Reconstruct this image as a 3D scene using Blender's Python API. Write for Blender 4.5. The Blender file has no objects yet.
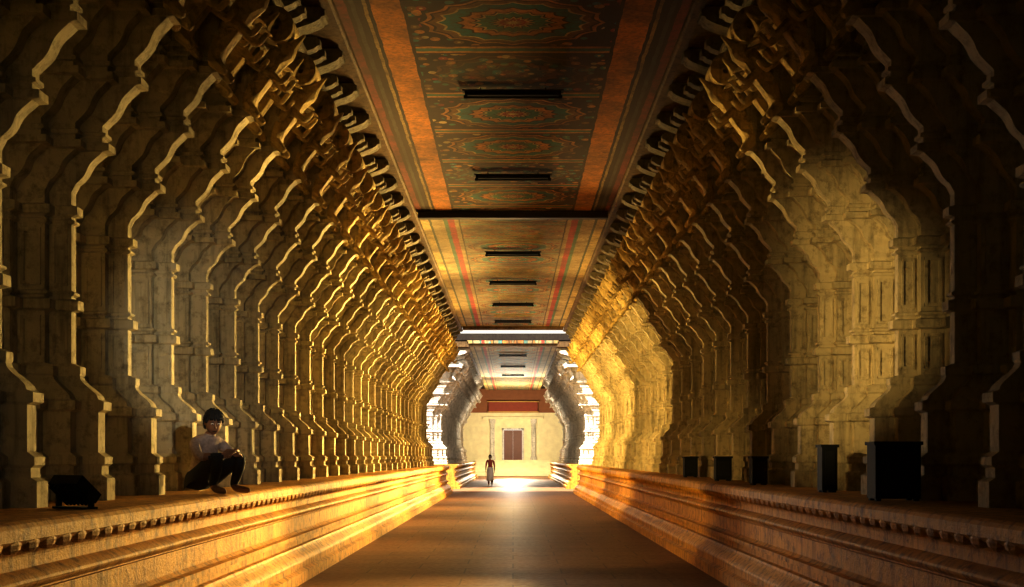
import bpy, bmesh, math, random
from mathutils import Vector, Matrix, noise
random.seed(4)
scene = bpy.context.scene
scene.view_settings.view_transform='Standard'
scene.view_settings.exposure=.45
scene.view_settings.gamma=.74
F = 1200.0
EYE = 1.6
PT = 1.23      # platform top
CZ = 7.3       # ceiling height
CW = 2.24      # ceiling half width

# ------------------------------------------------------------ materials
def new_mat(name):
    m = bpy.data.materials.new(name); m.use_nodes = True
    nt = m.node_tree; nt.nodes.clear()
    out = nt.nodes.new('ShaderNodeOutputMaterial')
    b = nt.nodes.new('ShaderNodeBsdfPrincipled')
    nt.links.new(b.outputs[0], out.inputs[0])
    return m, nt, b

class G:
    """tiny node-graph helper"""
    def __init__(s, nt): s.nt = nt
    def n(s, t, **k):
        x = s.nt.nodes.new(t)
        for a, v in k.items(): setattr(x, a, v)
        return x
    def put(s, inp, v):
        if hasattr(v, 'is_output'): s.nt.links.new(v, inp)
        else: inp.default_value = v
    def m(s, op, a, b=0.0, c=0.0):
        x = s.n('ShaderNodeMath', operation=op)
        s.put(x.inputs[0], a); s.put(x.inputs[1], b); s.put(x.inputs[2], c)
        return x.outputs[0]
    def mix(s, f, a, b, mode='MIX'):
        x = s.n('ShaderNodeMix', data_type='RGBA', blend_type=mode)
        s.put(x.inputs[0], f)
        s.put(x.inputs[6], a); s.put(x.inputs[7], b)
        return x.outputs[2]
    def noise(s, vec, scale, detail=4, rough=.6):
        x = s.n('ShaderNodeTexNoise'); s.put(x.inputs['Vector'], vec)
        x.inputs['Scale'].default_value = scale; x.inputs['Detail'].default_value = detail
        x.inputs['Roughness'].default_value = rough
        return x
    def ramp(s, f, stops, interp='LINEAR'):
        x = s.n('ShaderNodeValToRGB'); s.put(x.inputs[0], f)
        cr = x.color_ramp; cr.interpolation = interp
        while len(cr.elements) < len(stops): cr.elements.new(.5)
        for e, (p, c) in zip(cr.elements, stops):
            e.position = p; e.color = (*c, 1)
        return x.outputs[0]
    def maprange(s, v, a, b, c=0., d=1.):
        x = s.n('ShaderNodeMapRange'); s.put(x.inputs[0], v)
        for i, q in enumerate((a, b, c, d)): x.inputs[i+1].default_value = q
        return x.outputs[0]

def C(r, g, b): return (r, g, b, 1)

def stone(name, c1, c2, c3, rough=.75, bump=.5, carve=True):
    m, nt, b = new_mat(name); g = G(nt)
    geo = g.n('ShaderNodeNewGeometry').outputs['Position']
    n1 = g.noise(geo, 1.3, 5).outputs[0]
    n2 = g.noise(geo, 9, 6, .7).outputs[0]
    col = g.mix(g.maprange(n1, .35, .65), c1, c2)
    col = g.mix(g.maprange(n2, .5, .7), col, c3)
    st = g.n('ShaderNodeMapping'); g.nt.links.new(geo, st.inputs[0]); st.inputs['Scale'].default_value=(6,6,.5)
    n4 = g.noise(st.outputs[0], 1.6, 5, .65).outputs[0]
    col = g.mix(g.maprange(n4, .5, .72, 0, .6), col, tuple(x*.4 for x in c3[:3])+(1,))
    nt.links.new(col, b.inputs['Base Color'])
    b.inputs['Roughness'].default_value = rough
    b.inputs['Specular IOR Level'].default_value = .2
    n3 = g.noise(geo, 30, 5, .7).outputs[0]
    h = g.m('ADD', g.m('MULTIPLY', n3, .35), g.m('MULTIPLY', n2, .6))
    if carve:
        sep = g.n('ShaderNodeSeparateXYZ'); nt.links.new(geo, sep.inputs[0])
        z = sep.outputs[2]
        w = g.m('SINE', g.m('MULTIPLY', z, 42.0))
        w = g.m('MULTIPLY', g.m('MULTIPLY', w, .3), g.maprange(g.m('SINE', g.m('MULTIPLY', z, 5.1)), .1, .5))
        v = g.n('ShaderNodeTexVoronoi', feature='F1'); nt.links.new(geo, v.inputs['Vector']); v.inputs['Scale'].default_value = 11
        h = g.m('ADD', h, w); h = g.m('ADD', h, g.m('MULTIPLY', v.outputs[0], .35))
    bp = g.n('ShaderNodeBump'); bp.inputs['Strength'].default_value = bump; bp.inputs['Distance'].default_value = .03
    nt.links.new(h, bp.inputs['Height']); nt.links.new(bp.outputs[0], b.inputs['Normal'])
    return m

M_PIL = stone('pillar_stone', C(.57,.50,.33), C(.43,.38,.25), C(.25,.21,.13), bump=.7)
M_COR = stone('corbel_stone', C(.70,.55,.25), C(.48,.37,.17), C(.2,.15,.08), bump=.9)
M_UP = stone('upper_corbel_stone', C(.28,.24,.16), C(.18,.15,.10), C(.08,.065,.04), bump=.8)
M_PLI = stone('platform_stone', C(.74,.41,.085), C(.54,.29,.06), C(.20,.10,.03), rough=.6, bump=.9, carve=False)
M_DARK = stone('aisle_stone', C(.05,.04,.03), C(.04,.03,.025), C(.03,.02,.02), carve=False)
M_WHITE = stone('far_stone', C(.76,.73,.66), C(.6,.57,.5), C(.38,.36,.31), bump=.9)  # far pillars: daylight whitening put into the colour; white trim shares it

def simple(name, col, rough=.6, metal=0., nscale=20, var=.25, bump=.1):
    m, nt, b = new_mat(name); g = G(nt)
    tc = g.n('ShaderNodeTexCoord').outputs['Object']
    n = g.noise(tc, nscale, 4).outputs[0]
    d = tuple(c*(1-var) for c in col); u = tuple(min(1, c*(1+var)) for c in col)
    nt.links.new(g.mix(n, C(*d), C(*u)), b.inputs['Base Color'])
    b.inputs['Roughness'].default_value = rough; b.inputs['Metallic'].default_value = metal
    bp = g.n('ShaderNodeBump'); bp.inputs['Strength'].default_value = bump; bp.inputs['Distance'].default_value=.01
    nt.links.new(n, bp.inputs['Height']); nt.links.new(bp.outputs[0], b.inputs['Normal'])
    return m
M_BLACK = simple('black_paint', (.006,.006,.006), .8)
M_METAL = simple('dark_metal', (.02,.02,.02), .7, .3)
M_WOOD = simple('dark_wood', (.03,.016,.01), .6, 0, 6)
M_SKIN = simple('skin', (.26,.13,.07), .5)
M_HAIR = simple('black_hair', (.010,.008,.006), .7, 0, 80, .5, .8)
M_SHIRT = simple('shirt_cloth', (.38,.29,.25), .8, 0, 40, .55)
M_TROU = simple('trouser_cloth', (.02,.02,.025), .8)
M_DHOTI = simple('dhoti_cloth', (.75,.72,.66), .8)
M_RED = simple('red_cloth', (.35,.08,.05), .8)
M_EYE = simple('eye_white', (.6,.58,.55), .3)
M_YEL = simple('yellow_plaster', (.86,.76,.52), .8, 0, 2)
M_TERRA = simple('terracotta_plaster', (.30,.13,.06), .8, 0, 3)
M_DOOR = simple('door_wood', (.16,.055,.03), .5, 0, 5)
M_REDB = simple('red_border', (.28,.06,.03), .7, 0, 3)
M_YB = simple('ochre_border', (.6,.40,.12), .7, 0, 5)
M_GLASS = simple('lamp_glass', (.5,.5,.48), .2)

# floor
def floor_mat():
    m, nt, b = new_mat('floor_stone'); g = G(nt)
    geo = g.n('ShaderNodeNewGeometry').outputs['Position']
    br = g.n('ShaderNodeTexBrick'); nt.links.new(geo, br.inputs['Vector'])
    br.inputs['Scale'].default_value = 1; br.inputs['Brick Width'].default_value = 1.35
    br.inputs['Row Height'].default_value = .75; br.inputs['Mortar Size'].default_value = .012
    br.inputs['Color1'].default_value = C(.27,.14,.068); br.inputs['Color2'].default_value = C(.21,.105,.05)
    br.inputs['Mortar'].default_value = C(.12,.065,.035)
    n1 = g.noise(geo, .8, 5).outputs[0]
    n2 = g.noise(geo, 12, 6).outputs[0]
    col = g.mix(g.maprange(n1, .3, .7, .0, .6), br.outputs[0], C(.16,.085,.04))
    col = g.mix(g.maprange(n2, .5, .8, 0, .5), col, C(.10,.055,.03))
    nt.links.new(col, b.inputs['Base Color'])
    nt.links.new(g.maprange(n2, .3, .7, .5, .7), b.inputs['Roughness'])
    b.inputs['Specular IOR Level'].default_value = .3
    bp = g.n('ShaderNodeBump'); bp.inputs['Strength'].default_value = .3; bp.inputs['Distance'].default_value=.01
    nt.links.new(g.m('ADD', n2, g.m('MULTIPLY', br.outputs['Fac'], -1)), bp.inputs['Height']); nt.links.new(bp.outputs[0], b.inputs['Normal'])
    return m
M_FLOOR = floor_mat()

# painted ceiling
def mural(name, far):
    m, nt, b = new_mat(name); g = G(nt)
    geo = g.n('ShaderNodeNewGeometry').outputs['Position']
    wob = g.noise(geo, 3.0, 2)
    sep = g.n('ShaderNodeSeparateXYZ'); nt.links.new(geo, sep.inputs[0])
    wsep = g.n('ShaderNodeSeparateColor'); nt.links.new(wob.outputs[1], wsep.inputs[0])
    X = g.m('ADD', sep.outputs[0], g.m('MULTIPLY', g.m('SUBTRACT', wsep.outputs[0], .5), .05))
    Y = g.m('ADD', sep.outputs[1], g.m('MULTIPLY', g.m('SUBTRACT', wsep.outputs[1], .5), .06))
    P = 2.1
    ax = g.m('ABSOLUTE', X)
    cell = g.m('FLOOR', g.m('DIVIDE', Y, P))
    yy = g.m('MULTIPLY', g.m('SUBTRACT', g.m('FRACT', g.m('DIVIDE', Y, P)), .5), P)
    e1 = g.m('POWER', g.m('DIVIDE', X, 1.22), 2.0); e2 = g.m('POWER', g.m('DIVIDE', yy, .86), 2.0)
    r = g.m('SQRT', g.m('ADD', e1, e2))
    ang = g.m('ARCTAN2', g.m('DIVIDE', yy, .86), g.m('DIVIDE', X, 1.22))
    pet = g.m('MULTIPLY', g.m('ABSOLUTE', g.m('SINE', g.m('MULTIPLY', ang, 8.0))), .07)
    rr = g.m('ADD', r, pet)
    T=(.08,.24,.18); O=(.66,.30,.08); Cc=(.66,.50,.24); D=(.05,.03,.018); R=(.38,.08,.04); Br=(.26,.14,.05); Bl=(.06,.22,.24)
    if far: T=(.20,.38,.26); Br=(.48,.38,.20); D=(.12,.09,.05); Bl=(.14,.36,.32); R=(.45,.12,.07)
    med = g.ramp(rr, [(0,Cc),(.12,R),(.2,Cc),(.24,D),(.27,T),(.42,Cc),(.45,D),(.48,O),(.60,D),(.63,Bl),(.8,Cc),(.83,Br),(.92,D),(.95,O),(1.02,D)], 'CONSTANT')
    vor = g.n('ShaderNodeTexVoronoi'); nt.links.new(geo, vor.inputs['Vector']); vor.inputs['Scale'].default_value = 5.5
    vc = g.n('ShaderNodeSeparateColor'); nt.links.new(vor.outputs[1], vc.inputs[0])
    cc = g.ramp(vc.outputs[0], [(0,O),(.18,T),(.40,Cc),(.5,R),(.58,Bl),(.78,Br)], 'CONSTANT')
    figs = g.mix(g.m('GREATER_THAN', vor.outputs[0], .40), cc, C(*(D if not far else Br)))
    figs = g.mix(g.m('LESS_THAN', vor.outputs[0], .14), figs, C(*Cc))
    col = g.mix(g.m('GREATER_THAN', r, 1.0), med, figs)
    alt = g.m('GREATER_THAN', g.m('MODULO', g.m('ABSOLUTE', cell), 3.0), 1.5)
    col = g.mix(g.m('MULTIPLY', alt, .75), col, figs)
    ed = g.m('ABSOLUTE', yy)
    col = g.mix(g.m('GREATER_THAN', ed, P/2-.18), col, C(*D))
    col = g.mix(g.m('GREATER_THAN', ed, P/2-.13), col, C(*(Cc if far else O)))
    col = g.mix(g.m('GREATER_THAN', ed, P/2-.06), col, C(*T))
    if far:
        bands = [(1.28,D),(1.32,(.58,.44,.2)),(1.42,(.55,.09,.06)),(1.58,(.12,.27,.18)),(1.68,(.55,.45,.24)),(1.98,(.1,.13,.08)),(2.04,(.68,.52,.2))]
    else:
        bands = [(1.36,D),(1.41,(.70,.29,.04)),(1.80,D),(1.85,(.45,.32,.12)),(1.9,(.06,.035,.02)),(2.0,(.12,.10,.06)),(2.06,(.07,.04,.02)),(2.12,(.28,.07,.04))]
    for t, c in bands:
        col = g.mix(g.m('GREATER_THAN', ax, t), col, C(*c))
    soot = g.noise(geo, 1.3, 6, .7).outputs[0]
    col = g.mix(g.maprange(soot, .40, .70, .0, .85), col, C(.08,.045,.022))
    soot2 = g.noise(geo, 16, 4, .7).outputs[0]
    col = g.mix(g.maprange(soot2, .45, .7, 0, .6), col, C(.08,.045,.022))
    nt.links.new(col, b.inputs['Base Color']); b.inputs['Roughness'].default_value = .8
    return m
M_MUR1 = mural('painted_ceiling_near', False)
M_MUR2 = mural('painted_ceiling_far', True)

# ------------------------------------------------------------ mesh helpers
class MB:
    def __init__(s): s.v=[]; s.f=[]; s.mi=[]
    def add(s, vs, fs, mi=0):
        o=len(s.v); s.v += [tuple(p) for p in vs]
        for f in fs: s.f.append(tuple(i+o for i in f)); s.mi.append(mi)
    def box(s, x0,x1,y0,y1,z0,z1, mi=0):
        vs=[(x,y,z) for x in (x0,x1) for y in (y0,y1) for z in (z0,z1)]
        s.add(vs,[(0,1,3,2),(4,6,7,5),(0,4,5,1),(2,3,7,6),(0,2,6,4),(1,5,7,3)],mi)
    def loft(s, rings, mi=0, cap=True, closed=True):
        n=len(rings[0]); vs=[p for r in rings for p in r]; fs=[]
        for k in range(len(rings)-1):
            for i in range(n if closed else n-1):
                j=(i+1)%n
                fs.append((k*n+i,k*n+j,(k+1)*n+j,(k+1)*n+i))
        if cap and closed:
            fs.append(tuple(range(n))[::-1]); fs.append(tuple((len(rings)-1)*n+i for i in range(n)))
        s.add(vs,fs,mi)
    def extrude_y(s, prof, y0, y1, mi=0, cap=True, closed=True):
        s.loft([[(x,y0,z) for x,z in prof],[(x,y1,z) for x,z in prof]],mi,cap,closed)
    def ball(s, c, r, mi=0, seg=10, rings=7, M=None):
        rg=[]
        for k in range(1,rings):
            t=math.pi*k/rings
            ring=[]
            for i in range(seg):
                p=2*math.pi*i/seg
                v=Vector((math.sin(t)*math.cos(p)*r[0], math.sin(t)*math.sin(p)*r[1], math.cos(t)*r[2]))
                if M: v = M@v
                ring.append(tuple(v+Vector(c)))
            rg.append(ring)
        s.loft(rg,mi)
    def tube(s, path, radii, mi=0, seg=8, flat=1.0):
        path=[Vector(p) for p in path]; rg=[]
        n=len(path); prev=None
        P=[path[0]-(path[1]-path[0]).normalized()*radii[0]*.6]+path+[path[-1]+(path[-1]-path[-2]).normalized()*radii[-1]*.6]
        R=[radii[0]*.45]+list(radii)+[radii[-1]*.45]
        for i,p in enumerate(P):
            d=(P[min(i+1,len(P)-1)]-P[max(i-1,0)]).normalized()
            if prev is None:
                up=Vector((0,0,1)) if abs(d.z)<.9 else Vector((1,0,0))
                a=d.cross(up).normalized()
            else: a=(prev-d*prev.dot(d)).normalized()
            prev=a; b=d.cross(a)
            rg.append([tuple(p+a*math.cos(2*math.pi*k/seg)*R[i]+b*math.sin(2*math.pi*k/seg)*R[i]*flat) for k in range(seg)])
        s.loft(rg,mi)
    def ribbon(s, path, th, w, yc=0, mi=0):
        rg=[]; n=len(path)
        for i,(x,z) in enumerate(path):
            a=Vector(path[max(i-1,0)]); b=Vector(path[min(i+1,n-1)]); d=(b-a).normalized(); nn=Vector((-d.y,d.x))
            t=th*(1-.45*i/(n-1))/2
            p=(x+nn.x*t,z+nn.y*t); q=(x-nn.x*t,z-nn.y*t)
            rg.append([(p[0],yc-w/2,p[1]),(p[0],yc+w/2,p[1]),(q[0],yc+w/2,q[1]),(q[0],yc-w/2,q[1])])
        s.loft(rg,mi)
    def mesh(s, name, mats, smooth=False, sx=1):
        me=bpy.data.meshes.new(name)
        vs=[(v[0]*sx,v[1],v[2]) for v in s.v]
        me.from_pydata(vs,[],s.f)
        for m in mats: me.materials.append(m)
        for p,mi in zip(me.polygons,s.mi): p.material_index=mi; p.use_smooth=smooth
        bm=bmesh.new(); bm.from_mesh(me); bmesh.ops.recalc_face_normals(bm,faces=bm.faces); bm.to_mesh(me); bm.free()
        return me
def obj(name, me, loc=(0,0,0), rot=(0,0,0), parent=None):
    o=bpy.data.objects.new(name,me); scene.collection.objects.link(o)
    o.location=loc; o.rotation_euler=rot
    if parent: o.parent=parent
    return o

def skin_eval(verts, edges, radii, sub=1):
    me=bpy.data.meshes.new('tmp'); me.from_pydata(verts,edges,[])
    o=bpy.data.objects.new('tmp',me); scene.collection.objects.link(o)
    md=o.modifiers.new('s','SKIN'); md.use_smooth_shade=True
    for i,r in enumerate(radii):
        sv=me.skin_vertices[0].data[i]; sv.radius=(r,r) if not isinstance(r,tuple) else r
    me.skin_vertices[0].data[0].use_root=True
    sb=o.modifiers.new('b','SUBSURF'); sb.levels=sub; sb.render_levels=sub
    dg=bpy.context.evaluated_depsgraph_get(); dg.update()
    ev=o.evaluated_get(dg); em=ev.to_mesh()
    V=[tuple(v.co) for v in em.vertices]; Fc=[tuple(p.vertices) for p in em.polygons]
    ev.to_mesh_clear(); bpy.data.objects.remove(o); bpy.data.meshes.remove(me)
    return V,Fc

# ------------------------------------------------------------ pillar
def profile():
    P=[]  # (Xf, z, m)
    def a(x,z,m): P.append((x,z,m))
    def band(z0,z1,d=.04): a(3.77,z0,0); a(3.77-d,z0+.015,d*.6); a(3.77-d,z1-.015,d*.6); a(3.77,z1,0)
    a(3.45,PT,.10); a(3.45,1.42,.10); a(3.50,1.45,.07); a(3.50,1.52,.07); a(3.47,1.54,.09); a(3.47,1.60,.09)
    a(3.53,1.64,.06); a(3.53,1.98,.06); a(3.48,2.0,.09); a(3.48,2.07,.09)
    for i in range(7):
        t=i/6; s=t*t*(3-2*t); a(3.53+.17*s,2.09+.2*t,.07-.07*s)
    a(3.69,2.31,.02); a(3.69,2.37,.02); a(3.77,2.40,0)
    band(2.84,2.95,.06); band(2.97,3.02,.03)
    band(3.58,3.63,.03); band(3.65,3.75,.055)
    a(3.77,3.86,0)
    x=3.77; z=3.90; m=0
    for (nx,nz) in ((3.50,4.42),(3.22,4.98),(2.94,5.56)):
        x0=x; z0=z; dz=nz-z0-.22
        for i in range(1,10):
            t=i/9; s=t*t*(3-2*t)
            a(x0+(nx-x0)*s - .045*math.sin(math.pi*t*2),z0+dz*t,m+.03*s)
        m+=.03
        a(nx-.06,z0+dz+.01,m+.04); a(nx-.06,z0+dz+.07,m+.04); a(nx,z0+dz+.08,m)
        a(nx,z0+dz+.12,m); a(nx-.03,z0+dz+.13,m+.02); a(nx-.03,z0+dz+.16,m+.02); a(nx,z0+dz+.17,m); a(nx,nz,m)
        x=nx; z=nz
    a(2.86,5.60,m+.02); a(2.86,5.90,m+.02); a(2.78,5.95,m+.05); a(2.78,6.1,m+.05)
    return P
PROF=profile()

def yali():
    v=[(3.0,0,5.50),(2.86,0,5.68),(2.74,0,5.86),(2.62,0,6.02),(2.52,0,6.10),(2.40,0,6.04),
       (2.70,.10,5.84),(2.54,.14,5.70),(2.44,.14,5.82),(2.70,-.10,5.84),(2.54,-.14,5.70),(2.44,-.14,5.82),
       (2.92,.12,5.46),(2.78,.15,5.32),(2.92,-.12,5.46),(2.78,-.15,5.32),
       (2.58,.12,6.22),(2.58,-.12,6.22),(2.38,0,6.20),(2.30,0,6.28)]
    e=[(0,1),(1,2),(2,3),(3,4),(4,5),(2,6),(6,7),(7,8),(2,9),(9,10),(10,11),(0,12),(12,13),(0,14),(14,15),(4,16),(4,17),(4,18),(18,19)]
    r=[.12,.11,.13,.12,.11,.07,.055,.04,.03,.055,.04,.03,.07,.045,.07,.045,.04,.04,.04,.02]
    return skin_eval(v,e,r,1)
YV,YF=yali()

def spiral(cx,cz,r0,r1,a0,turns,n=18):
    return [(cx+ (r0+(r1-r0)*i/n)*math.cos(a0+turns*2*math.pi*i/n), cz+(r0+(r1-r0)*i/n)*math.sin(a0+turns*2*math.pi*i/n)) for i in range(n+1)]

def build_pillar():
    b=MB(); rings=[]
    A,B,Cc=.055,.155,.31
    for (xf,z,m) in PROF:
        a,bb,c=A+m*.5,B+m,Cc+m
        x1,x2,x3=xf+.19,xf+.42,5.2
        rings.append([(xf,-a,z),(xf,a,z),(x1,a,z),(x1,bb,z),(x2,bb,z),(x2,c,z),(x3,c,z),(x3,-c,z),(x2,-c,z),(x2,-bb,z),(x1,-bb,z),(x1,-a,z)])
    b.loft(rings)
    for s in (-1,1):
        y0=s*Cc; y1=s*(Cc+.025)
        lo,hi=min(y0,y1),max(y0,y1)
        for (za,zb) in ((2.46,2.80),(3.08,3.52),(1.68,1.94)):
            off=.06 if za<2 else 0
            l2,h2=(lo+s*off,hi+s*off)
            for (xa,xb) in ((4.24,4.56),(4.62,4.95)):
                t=.035
                b.box(xa,xb,l2,h2,za,za+t); b.box(xa,xb,l2,h2,zb-t,zb); b.box(xa,xa+t,l2,h2,za+t,zb-t); b.box(xb-t,xb,l2,h2,za+t,zb-t)
                cx=(xa+xb)/2; cz=(za+zb)/2; r=min(xb-xa,zb-za)*.28
                for k in range(2):
                    q=r*(1-.45*k); yc=s*(Cc+off); ye=s*(Cc+off+.03+.02*k)
                    b.loft([[(cx-q,yc,cz),(cx,yc,cz-q),(cx+q,yc,cz),(cx,yc,cz+q)],[(cx-q*.8,ye,cz),(cx,ye,cz-q*.8),(cx+q*.8,ye,cz),(cx,ye,cz+q*.8)]])
        for (za,zb) in ((2.46,2.80),(3.06,3.54)):
            yc=s*B; l2,h2=sorted((yc,yc+s*.018))
            xa,xb=3.99,4.16
            b.box(xa,xb,l2,h2,za,za+.03); b.box(xa,xb,l2,h2,zb-.03,zb); b.box(xa,xa+.03,l2,h2,za,zb); b.box(xb-.03,xb,l2,h2,za,zb)
            yc=s*A; l2,h2=sorted((yc,yc+s*.014))
            xa,xb=3.80,3.93
            b.box(xa,xb,l2,h2,za,za+.025); b.box(xa,xb,l2,h2,zb-.025,zb); b.box(xa,xa+.022,l2,h2,za,zb); b.box(xb-.022,xb,l2,h2,za,zb)
    b.add(YV,YF,1)
    b.add([(x+.22,y+.36,z+.12) for x,y,z in YV],YF,1); b.add([(x+.22,y-.36,z+.12) for x,y,z in YV],YF,1)
    path=[(3.6,6.30),(3.2,6.30),(2.9,6.36),(2.68,6.44)]+spiral(2.60,6.30,.15,.03,math.pi*.5,1.15)
    b.ribbon(path,.18,.40,0,1)
    def ogee(x0,x1,z0,z1,w,yc=0,mi=2):
        pr=[(4.2,z1),(4.2,z0),(x0,z0)]
        for i in range(1,9):
            t=i/8; s=t*t*(3-2*t); pr.append((x0+(x1-x0)*s,z0+(z1-z0-.12)*t))
        pr+=[(x1-.04,z1-.11),(x1-.04,z1-.03),(x1,z1-.02),(x1,z1)]
        b.extrude_y(pr,yc-w/2,yc+w/2,mi)
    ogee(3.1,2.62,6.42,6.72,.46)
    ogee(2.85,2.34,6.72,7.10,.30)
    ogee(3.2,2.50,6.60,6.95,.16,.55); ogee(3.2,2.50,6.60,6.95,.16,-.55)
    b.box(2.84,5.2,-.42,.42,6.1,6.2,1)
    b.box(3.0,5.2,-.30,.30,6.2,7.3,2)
    return b
PB=build_pillar()
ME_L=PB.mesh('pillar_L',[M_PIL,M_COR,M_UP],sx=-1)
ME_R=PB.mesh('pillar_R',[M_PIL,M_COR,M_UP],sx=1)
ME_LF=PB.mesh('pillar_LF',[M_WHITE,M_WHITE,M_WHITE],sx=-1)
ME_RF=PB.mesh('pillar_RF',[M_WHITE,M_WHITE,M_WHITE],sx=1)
PITCH=1.5
G1a,G1b=52.9,60.2
G2a=102.0
ys=[]
y=52.3
while y>-3: ys.append(y); y-=PITCH
for y in sorted(ys):
    obj('carved_pillar',ME_L,(0,y,0)); obj('carved_pillar',ME_R,(0,y,0))
y=60.9
while y<91:
    # first far pair shifted inward, an added offset to widen the sunlit white rim
    d=.12 if y<61 else 0
    obj('carved_pillar',ME_LF,(d,y,0)); obj('carved_pillar',ME_RF,(-d,y,0)); y+=PITCH*1.25

# ------------------------------------------------------------ platforms
def platform(y0,y1):
    b=MB()
    pr=[(2.66,0),(2.66,.14),(2.72,.17),(2.72,.24)]
    for i in range(7):
        t=i/6; pr.append((2.72+.13*(t*t*(3-2*t)),.25+.16*t))
    pr+=[(2.90,.42),(2.90,.50),(2.84,.51),(2.84,.56),(2.90,.57),(2.94,.60),(2.94,.78),(2.90,.80)]
    for i in range(7):
        t=i/6; a=math.pi*t; pr.append((2.90-.05*math.sin(a),.81+.10*t))
    pr+=[(2.94,.93),(2.94,.99)]
    for i in range(6):
        t=i/5; pr.append((2.94-.11*(t*t),1.0+.09*t))
    pr+=[(2.82,1.10),(2.80,1.12),(2.80,1.19),(2.82,1.215),(2.85,PT)]
    pr+=[(7.99,PT),(7.99,0)]
    b.extrude_y(pr,y0,y1)
    n=int((y1-y0)/.26)
    for i in range(n):
        yc=y0+.13+i*.26
        b.ball((2.845,yc,1.10),(.05,.11,.06),seg=8,rings=6)
    return b
for nm,(a,c),mat in (('carved_platform',(-4,G1a),M_PLI),('carved_platform',(G1b,91.5),M_PLI)):
    pb=platform(a,c)
    obj(nm,pb.mesh('platform_L',[mat],sx=-1)); obj(nm,pb.mesh('platform_R',[mat],sx=1))

# ------------------------------------------------------------ longitudinal beams + leaf fringe
def beam(y0,y1):
    b=MB()
    b.extrude_y([(2.74,6.12),(2.70,6.16),(2.70,6.22),(2.78,6.24),(5.2,6.24),(5.2,6.12)],y0,y1)
    b.extrude_y([(CW,7.12),(CW-.03,7.15),(CW-.03,7.2),(CW,7.22),(CW,CZ+.1),(5.2,CZ+.1),(5.2,7.12)],y0,y1,1)
    n=int((y1-y0)/.30)
    for i in range(n):
        yc=y0+.15+i*.30
        rg=[]
        for k in range(6):
            t=k/5; w=.13*math.sin(math.pi*(.25+.75*t)) if t<1 else .01
            x=2.76-.22*math.sin(t*1.9); z=6.14-.20*t+.10*t*t
            rg.append([(x,yc-w,z),(x,yc+w,z),(x+.03,yc+w*.8,z+.03),(x+.03,yc-w*.8,z+.03)])
        b.loft(rg)
    return b
M_EDGE = stone('ceiling_edge_stone', C(.20,.13,.06), C(.13,.08,.04), C(.07,.04,.02))
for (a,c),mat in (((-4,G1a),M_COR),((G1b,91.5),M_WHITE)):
    bb=beam(a,c)
    obj('carved_cornice_beam',bb.mesh('beam_L',[mat,M_EDGE],sx=-1)); obj('carved_cornice_beam',bb.mesh('beam_R',[mat,M_EDGE],sx=1))

# ------------------------------------------------------------ ceiling, roof, walls, floor
def slab(name,x0,x1,y0,y1,z0,z1,mat):
    b=MB(); b.box(x0,x1,y0,y1,z0,z1); return obj(name,b.mesh(name,[mat]))
slab('ceiling',-CW-.05,CW+.05,-4,27.9,CZ,CZ+.15,M_MUR1)
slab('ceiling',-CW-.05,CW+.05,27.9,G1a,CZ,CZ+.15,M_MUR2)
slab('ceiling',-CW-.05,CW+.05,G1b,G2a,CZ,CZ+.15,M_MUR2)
for (a,c) in ((-4,G1a),(G1b,G2a+1.4)):
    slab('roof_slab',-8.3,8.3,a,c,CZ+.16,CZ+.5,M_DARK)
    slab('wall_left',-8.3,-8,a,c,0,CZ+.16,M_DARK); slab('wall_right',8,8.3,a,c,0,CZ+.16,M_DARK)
slab('light_block_wall',-8.3,8.3,-4.3,-4,0,CZ+.5,M_DARK)  # added unseen wall behind the camera, keeps outside light out
slab('floor',-14,14,-4.3,110,-.2,0,M_FLOOR)
for s,nm in ((-1,'wall_left'),(1,'wall_right')):
    x0,x1=sorted((s*13.6,s*14)); slab(nm,x0,x1,G1a-3,G1b+3,0,6,M_YEL)

def cross(name,y,w,z0,mat,xh):
    b=MB(); b.extrude_y([(-xh,z0),(xh,z0),(xh,CZ),(-xh,CZ)],y-w/2,y+w/2); 
    b.box(-xh,xh,y-w/2-.03,y+w/2+.03,CZ-.04,CZ)
    return obj(name,b.mesh(name,[mat]))
cross('ceiling_beam',27.9,.22,CZ-.16,M_WOOD,2.2)
cross('ceiling_beam',G1a-.3,.5,CZ-.12,M_EDGE,2.2)
cross('ceiling_beam',G1b+.3,.5,CZ-.14,M_EDGE,2.2)

def fixture(y):
    b=MB()
    b.box(-.74,.74,y-.05,y+.05,CZ-.13,CZ-.07)
    b.box(-.78,.78,y-.08,y+.08,CZ-.07,CZ-.055)
    b.tube([(-.70,y,CZ-.155),(.70,y,CZ-.155)],[.018,.018],1)
    for x in (-.5,.5): b.tube([(x,y,CZ-.06),(x,y,CZ-.01)],[.012,.012],0,6)
    b.box(-.76,-.70,y-.03,y+.03,CZ-.18,CZ-.13); b.box(.70,.76,y-.03,y+.03,CZ-.18,CZ-.13)
    obj('tube_light_fixture',b.mesh('fixture',[M_BLACK,M_METAL]))
for y in (18.5,24.0,33,38.5,44,49.5,66,74,82): fixture(y)

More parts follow.
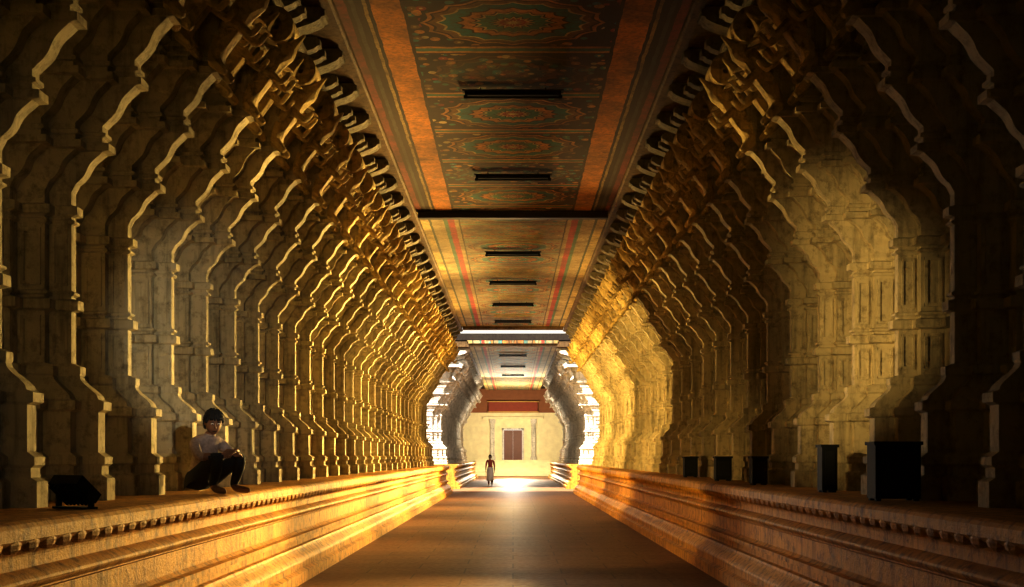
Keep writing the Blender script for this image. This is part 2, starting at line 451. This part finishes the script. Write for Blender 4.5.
# ------------------------------------------------------------ end wall, door
W=103.0
b=MB()
dw,dh,db=.85,2.6,1.35
b.box(-8,-dw,W,W+.4,0,5.4); b.box(dw,8,W,W+.4,0,5.4); b.box(-dw,dw,W,W+.4,db+dh,5.4); b.box(-dw,dw,W,W+.4,0,db)
b.box(-8,8,W,W+.4,5.4,CZ+.16,1)
b.box(-2.6,2.6,W-.25,W,4.85,5.05,0)
for s in (-1,1):
    b.box(s*1.75-.18,s*1.75+.18,W-.25,W,db,4.85,2); b.box(s*1.75-.25,s*1.75+.25,W-.32,W,db,db+.3,2); b.box(s*1.75-.25,s*1.75+.25,W-.32,W,4.5,4.85,2)
obj('wall_back_end',b.mesh('end_wall',[M_YEL,M_TERRA,M_WHITE]))
b=MB()
for s in (-1,1):
    x0,x1=sorted((s*.005,s*.78)); b.box(x0,x1,W+.12,W+.18,db,db+dh-.05)
    for z in (.2,1.0,1.8): b.box(x0+.12,x1-.12,W+.09,W+.12,db+z,db+z+.55)
b.box(-.95,-.80,W-.06,W+.2,db,db+dh+.1,1); b.box(.80,.95,W-.06,W+.2,db,db+dh+.1,1); b.box(-.95,.95,W-.06,W+.2,db+dh,db+dh+.15,1)
obj('door_1',b.mesh('door',[M_DOOR,M_WHITE]))
b=MB()
for i in range(6):
    b.box(-3.2,3.2,W-2.5+i*.35,W-.33,i*.225,(i+1)*.225)
obj('stone_steps',b.mesh('steps',[M_YEL]))
b=MB(); b.box(-2.1,2.1,W-.35,W-.30,5.5,6.3); b.box(-2.2,2.2,W-.36,W-.26,5.42,5.5,1); b.box(-2.2,2.2,W-.36,W-.26,6.3,6.38,1)
for x in (-1.8,1.8): b.box(x-.03,x+.03,W-.3,W,5.8,5.86,1)
obj('painted_sign_board',b.mesh('sign',[M_REDB,M_YB]))

# ------------------------------------------------------------ small objects on the ledge
def cabinet(x,y,w,h,d):
    b=MB()
    b.box(-w/2,w/2,-d/2,d/2,.02,h-.03); b.box(-w/2-.015,w/2+.015,-d/2-.015,d/2+.015,h-.03,h)
    for sx in (-1,1):
        for sy in (-1,1): b.box(sx*(w/2-.03)-.02,sx*(w/2-.03)+.02,sy*(d/2-.03)-.02,sy*(d/2-.03)+.02,0,.02)
    b.box(-w/2+.03,w/2-.03,-d/2-.012,-d/2,.08,h-.07,1)
    b.ball((w*.3,-d/2-.02,h*.5),(.015,.015,.015),1)
    obj('metal_cabinet',b.mesh('cabinet',[M_BLACK,M_METAL]),(x,y,PT))
cabinet(3.22,10.15,.38,.50,.24)
cabinet(3.30,12.6,.16,.50,.2)
cabinet(3.25,15.9,.2,.38,.22)
cabinet(3.25,18.6,.24,.38,.22)
cabinet(3.25,22.0,.24,.38,.22)
def floodlight(x,y,rz):
    b=MB()
    M=Matrix.Rotation(math.radians(-50),4,'X')
    def tb(x0,x1,y0,y1,z0,z1,mi=0):
        o=len(b.v); b.box(x0,x1,y0,y1,z0,z1,mi)
        for i in range(o,len(b.v)): b.v[i]=tuple(M@Vector(b.v[i])+Vector((0,0,.14)))
    tb(-.15,.15,-.04,.04,-.11,.11); tb(-.13,.13,-.05,-.04,-.09,.09,1)
    for i in range(7): tb(-.12+i*.04-.006,-.12+i*.04+.006,.04,.07,-.10,.10)
    for s in (-1,1): b.box(s*.17-.01,s*.17+.01,-.02,.02,0,.15)
    b.box(-.18,.18,-.05,.05,0,.015)
    obj('floodlight',b.mesh('flood',[M_BLACK,M_GLASS]),(x,y,PT),(0,0,rz))
floodlight(-3.14,8.6,math.radians(150))

# ------------------------------------------------------------ people
def head_mesh(b, c, M, s=1.0, mats=(0,1,2)):
    SK,HR,EY=mats
    c=Vector(c)
    def T(v): return tuple(c+M@(Vector(v)*s))
    seg,rings=20,14; rg=[]
    for k in range(1,rings):
        t=math.pi*k/rings; ring=[]
        for i in range(seg):
            p=2*math.pi*i/seg
            x=math.sin(t)*math.cos(p); y=math.sin(t)*math.sin(p); z=math.cos(t)
            j=1.0 if z>0 else 1-.28*z*z
            fx=.095 if x<0 else .09
            X=x*fx*j+ (.012 if z<-.3 and x>0 else 0); Y=y*.075*j; Z=z*.118
            if x>.75 and -.05<z<.35: X-=.006
            ring.append(T((X,Y,Z)))
        rg.append(ring)
    b.loft(rg,SK)
    b.loft([[T((.078,-.008,.02)),T((.078,.008,.02)),T((.088,0,.024))],[T((.082,-.017,-.025)),T((.082,.017,-.025)),T((.112,0,-.022))],[T((.08,-.012,-.035)),T((.08,.012,-.035)),T((.095,0,-.034))]],SK)
    for sy in (-1,1):
        b.ball(T((.078,sy*.03,.012)),(.012*s,.014*s,.008*s),EY,8,6,M)
        b.ball(T((.088,sy*.03,.012)),(.005*s,.006*s,.006*s),HR,6,5,M)
        b.ball(T((.083,sy*.03,.032)),(.008*s,.018*s,.004*s),HR,6,5,M)
        b.ball(T((0,sy*.078,0)),(.018*s,.01*s,.03*s),SK,8,6,M)
    b.ball(T((.082,0,-.058)),(.008*s,.024*s,.006*s),HR,8,5,M)
    import random as R
    rr=R.Random(7)
    for k in range(170):
        p=rr.uniform(-math.pi,math.pi); f=math.cos(p)
        lim=math.pi*(.28 if f>.5 else (.42 if f>0 else .62))
        t=math.acos(1-rr.random()*(1-math.cos(lim)))
        n=Vector((math.sin(t)*math.cos(p),math.sin(t)*math.sin(p),math.cos(t)))
        q=Vector((n.x*.095,n.y*.076,n.z*.118))*1.03
        tn=Vector((math.cos(t)*math.cos(p),math.cos(t)*math.sin(p),-math.sin(t)))
        a=T(q); bq=T(q+tn*.022+n*.006); cq=T(q+tn*.038-n*.002)
        b.tube([a,bq,cq],[.013*s,.012*s,.006*s],HR,5)

def hand(b, wrist, d, n, s=1.0, mi=0, curl=.5, side=1):
    w=Vector(wrist); d=Vector(d).normalized(); n=Vector(n); n=(n-d*n.dot(d)).normalized(); a=d.cross(n)*side
    M=Matrix((d,a,n)).transposed()
    b.ball(w+d*.045*s,(.052*s,.040*s,.016*s),mi,10,7,M)
    for i,(off,L) in enumerate(((.028,.070),(.010,.080),(-.010,.074),(-.028,.058))):
        p=w+d*.082*s+a*off*s; path=[p-d*.02*s,p]; ang=0
        for k in range(3):
            ang+=curl*(.6+.25*k); dd=d*math.cos(ang)+n*math.sin(ang); p=p+dd*L*s*(.42,.32,.26)[k]; path.append(p)
        b.tube(path,[.0095*s,.0095*s,.009*s,.008*s,.007*s],mi,6)
    p=w+d*.025*s+a*.028*s
    b.tube([p,p+(d*.6+a*.7).normalized()*.035*s,p+(d*.6+a*.7).normalized()*.035*s+(d*.85+a*.2+n*.4).normalized()*.05*s],[.013*s,.011*s,.008*s],mi,6)

def seg_d(p,a,b):
    ab=b-a; t=max(0,min(1,(p-a).dot(ab)/max(ab.length_squared,1e-9))); return (p-(a+ab*t)).length
def body(b, V, E, R, lab):
    vv,ff=skin_eval(V,E,R,2)
    VV=[Vector(v) for v in V]
    o=len(b.v); b.v+=vv
    for f in ff:
        c=sum((Vector(vv[i]) for i in f),Vector())/len(f)
        best=min(range(len(E)),key=lambda k: seg_d(c,VV[E[k][0]],VV[E[k][1]])/ (R[E[k][1]] if not isinstance(R[E[k][1]],tuple) else R[E[k][1]][0]))
        b.f.append(tuple(i+o for i in f)); b.mi.append(lab[best])

def seated():
    b=MB()
    V=[(0,0,.13),(.02,0,.25),(.07,0,.38),(.11,0,.50),(.135,0,.575),(.16,0,.63),
       (.10,.13,.51),(.11,.19,.49),(.25,.26,.35),(.40,.12,.42),(.45,.03,.43),
       (.10,-.13,.51),(.11,-.19,.49),(.27,-.26,.36),(.43,-.10,.38),(.46,-.01,.39),
       (.02,.10,.12),(.24,.14,.27),(.42,.16,.37),(.38,.15,.22),(.33,.14,.09),(.36,.14,.05),(.47,.16,.035),(.53,.165,.03),
       (.02,-.10,.12),(.24,-.14,.27),(.42,-.16,.36),(.38,-.15,.22),(.33,-.14,.09),(.36,-.14,.05),(.47,-.16,.035),(.53,-.165,.03)]
    E=[(0,1),(1,2),(2,3),(3,4),(4,5),(3,6),(6,7),(7,8),(8,9),(9,10),(3,11),(11,12),(12,13),(13,14),(14,15),
       (0,16),(16,17),(17,18),(18,19),(19,20),(20,21),(21,22),(22,23),(0,24),(24,25),(25,26),(26,27),(27,28),(28,29),(29,30),(30,31)]
    R=[.13,.125,.13,.12,.06,.05,.075,.065,.048,.032,.027,.075,.065,.048,.032,.027,.10,.085,.065,.058,.042,.04,.035,.028,.10,.085,.065,.058,.042,.04,.035,.028]
    S,T,K=1,2,0
    lab=[T,S,S,S,K,S,S,S,K,K,S,S,S,K,K]+[T,T,T,T,T,K,K,K]*2
    body(b,V,E,R,lab)
    hand(b,(.45,.03,.43),(.25,-1,-.25),(-.4,0,-1),1,0,.6,-1)
    hand(b,(.46,-.01,.39),(.1,1,.1),(-.6,0,-.8),1,0,.6,1)
    M=Matrix.Rotation(math.radians(-30),3,'Z')@Matrix.Rotation(math.radians(22),3,'Y')
    head_mesh(b,(.195,-.005,.715),M,1.08,(0,3,4))
    b.tube([(.10+.07*math.cos(a),.07*math.sin(a),.575+.015*math.cos(a)) for a in [i*math.pi/6 for i in range(12)]],[.014]*12,1,6)
    return b.mesh('seated_man',[M_SKIN,M_SHIRT,M_TROU,M_HAIR,M_EYE],True)
obj('seated_man',seated(),(-3.17,12.15,PT+.004),(0,0,math.radians(-32)))

def standing():
    b=MB()
    V=[(0,0,.95),(0,0,1.08),(.01,0,1.22),(.01,0,1.36),(.01,0,1.44),(.02,0,1.50),
       (0,.13,1.38),(0,.19,1.36),(-.03,.24,1.08),(.04,.25,.84),
       (0,-.13,1.38),(0,-.19,1.36),(.0,-.24,1.08),(.10,-.24,.86),
       (0,.09,.90),(.06,.10,.50),(.02,.10,.10),(.05,.10,.05),(.16,.11,.03),
       (0,-.09,.90),(.0,-.10,.50),(-.14,-.10,.12),(-.12,-.10,.06),(-.02,-.11,.03)]
    E=[(0,1),(1,2),(2,3),(3,4),(4,5),(3,6),(6,7),(7,8),(8,9),(3,10),(10,11),(11,12),(12,13),(0,14),(14,15),(15,16),(16,17),(17,18),(0,19),(19,20),(20,21),(21,22),(22,23)]
    R=[.13,.12,.13,.12,.055,.05,.07,.06,.045,.028,.07,.06,.045,.028,.12,.11,.045,.04,.03,.12,.11,.045,.04,.03]
    lab=[2,1,1,1,0,1,1,1,0,1,1,1,0]+[2,2,0,0,0]*2
    body(b,V,E,R,lab)
    rg=[]
    for k in range(8):
        z=1.0-.72*k/7; r=.15+.05*k/7; 
        rg.append([(math.cos(a)*(r*.85+.01*math.sin(5*a)*k/7)+.01,math.sin(a)*(r+.012*math.sin(7*a)*k/7),z) for a in [i*2*math.pi/24 for i in range(24)]])
    b.loft(rg,2)
    hand(b,(.04,.25,.84),(.15,0,-1),(0,-1,0),1,0,.3,1)
    hand(b,(.10,-.24,.86),(.2,0,-1),(0,1,0),1,0,.3,-1)
    head_mesh(b,(.04,0,1.60),Matrix.Identity(3),1.0,(0,3,4))
    return b.mesh('walking_man',[M_SKIN,M_RED,M_DHOTI,M_HAIR,M_EYE],True)
obj('walking_man',standing(),(-1.27,67,0),(0,0,math.radians(-95)))

# ------------------------------------------------------------ lights
def lamp(name,t,loc,e,col,size=.0,target=None,angle=60,blend=.6):
    l=bpy.data.lights.new(name,t); l.energy=e; l.color=col
    if t in('POINT','SPOT'): l.shadow_soft_size=size
    if t=='SPOT': l.spot_size=math.radians(angle); l.spot_blend=blend
    o=bpy.data.objects.new(name,l); scene.collection.objects.link(o); o.location=loc
    if target is not None:
        o.rotation_euler=(Vector(target)-Vector(loc)).to_track_quat('-Z','Y').to_euler()
    return o
WARM=(1,.70,.24)
for y,e in ((26,3800),(34,6000),(42,7500),(50,7000)):
    lamp('left_colonnade_fill','SPOT',(1.9,y,2.6),e,WARM,.0,(-3.7,y-6,3.5),80,.8)  # added unseen spots aimed back, gild the left pillar fronts
for y,e in ((27,2700),(36,4000),(44,3800)):
    lamp('right_colonnade_fill','SPOT',(-1.9,y,2.6),e,WARM,.0,(3.7,y+6,3.5),76,.9)  # added unseen spots aimed forward, brighten the right row
lamp('corridor_fill','POINT',(0,46,3.0),350,WARM,.0)  # added mid-air fill, no fixture; warms the stretch before the gap
lamp('left_flank_fill','SPOT',(.8,21,2.8),900,WARM,.0,(-3.7,33,3.2),44,.9)  # added unseen spot, brightens the left flanks further in
lamp('far_corridor_fill','SPOT',(0,88,3.2),3800,(1,.93,.8),.0,(0,74,3.4),140,.5)  # added backward spot, lights far pillar noses and leaves flanks dark
lamp('far_corridor_fill','POINT',(0,64,3.4),90,(1,.95,.85),.0)  # added weak fill just past the gap
lamp('end_wall_fill','POINT',(0,94,3.6),2300,(1,.86,.60),.0)  # added fill with no fixture, sets the end wall's brightness
lamp('left_rim_fill','SPOT',(1.6,19.5,2.0),3800,WARM,.0,(-3.6,10.5,1.3),50,.9)  # added backlight spot, makes gold rims on the near left pillars
lamp('right_rim_fill','SPOT',(-1.6,20,1.8),550,(1,.85,.68),.0,(3.6,9.5,1.4),48,.9)  # added backlight spot, pale rims on the near right pillars
lamp('right_platform_fill','SPOT',(-1.9,15,1.6),600,WARM,.0,(3.0,21,.7),50,.9)  # added unseen spot, brightens the right platform side
lamp('right_pillar_fill','SPOT',(-.6,8.8,2.6),1400,(1,.71,.28),.0,(3.9,13.6,3.1),38,1.0)  # added narrow unseen spot, gilds one group of right pillars
lamp('left_pillar_fill','SPOT',(-.9,8,2.6),460,(1,.96,.84),.0,(-3.7,14.0,2.8),34,1.0)  # added unseen spot, lightens the camera-facing left pillar sides
lamp('left_front_fill','SPOT',(0,1,2.6),65,(.95,.97,.85),.0,(-3.7,11,2.5),34,1.0)  # added dim unseen spot near the camera, grey fill on the left
lamp('left_bracket_fill','SPOT',(1.4,18,3.2),1400,WARM,.0,(-2.7,14.4,5.5),30,.9)  # added upward spots with no fixture, brighten the left brackets
lamp('left_bracket_fill','SPOT',(1.2,30,3.2),1900,WARM,.0,(-2.6,24,5.6),46,.9)
lamp('left_bracket_fill','SPOT',(1.2,42,3.2),2200,WARM,.0,(-2.6,36,5.6),46,.9)
lamp('right_bracket_fill','SPOT',(-1.4,18,3.2),900,WARM,.0,(2.7,14.4,5.5),30,.9)  # added upward spots, brighten the right brackets; no fixture there
lamp('right_bracket_fill','SPOT',(-1.2,30,3.2),1900,WARM,.0,(2.6,24,5.6),46,.9)
lamp('right_bracket_fill','SPOT',(-1.2,42,3.2),2200,WARM,.0,(2.6,36,5.6),46,.9)
sun=lamp('sun','SUN',(0,0,20),14,(1,.96,.88)); sun.data.angle=math.radians(.6)
sun.rotation_euler=Vector((.06,.38,-.92)).to_track_quat('-Z','Y').to_euler()
w=bpy.data.worlds.new('sky'); scene.world=w; w.use_nodes=True
nt=w.node_tree; bg=nt.nodes['Background']
sky=nt.nodes.new('ShaderNodeTexSky'); sky.sky_type='HOSEK_WILKIE'; sky.turbidity=9
mx=nt.nodes.new('ShaderNodeMix'); mx.data_type='RGBA'; mx.inputs[0].default_value=.75
nt.links.new(sky.outputs[0],mx.inputs[6]); mx.inputs[7].default_value=(1,.95,.85,1)
nt.links.new(mx.outputs[2],bg.inputs[0]); bg.inputs[1].default_value=1.3

# ------------------------------------------------------------ camera
cd=bpy.data.cameras.new('cam'); cd.sensor_width=36; cd.lens=F/1024*36
cd.shift_y=(457-293.5)/1024; cd.shift_x=-(513-512)/1024
cam=bpy.data.objects.new('camera',cd); scene.collection.objects.link(cam)
cam.location=(0,0,EYE); cam.rotation_euler=(math.radians(90),0,0)
scene.camera=cam
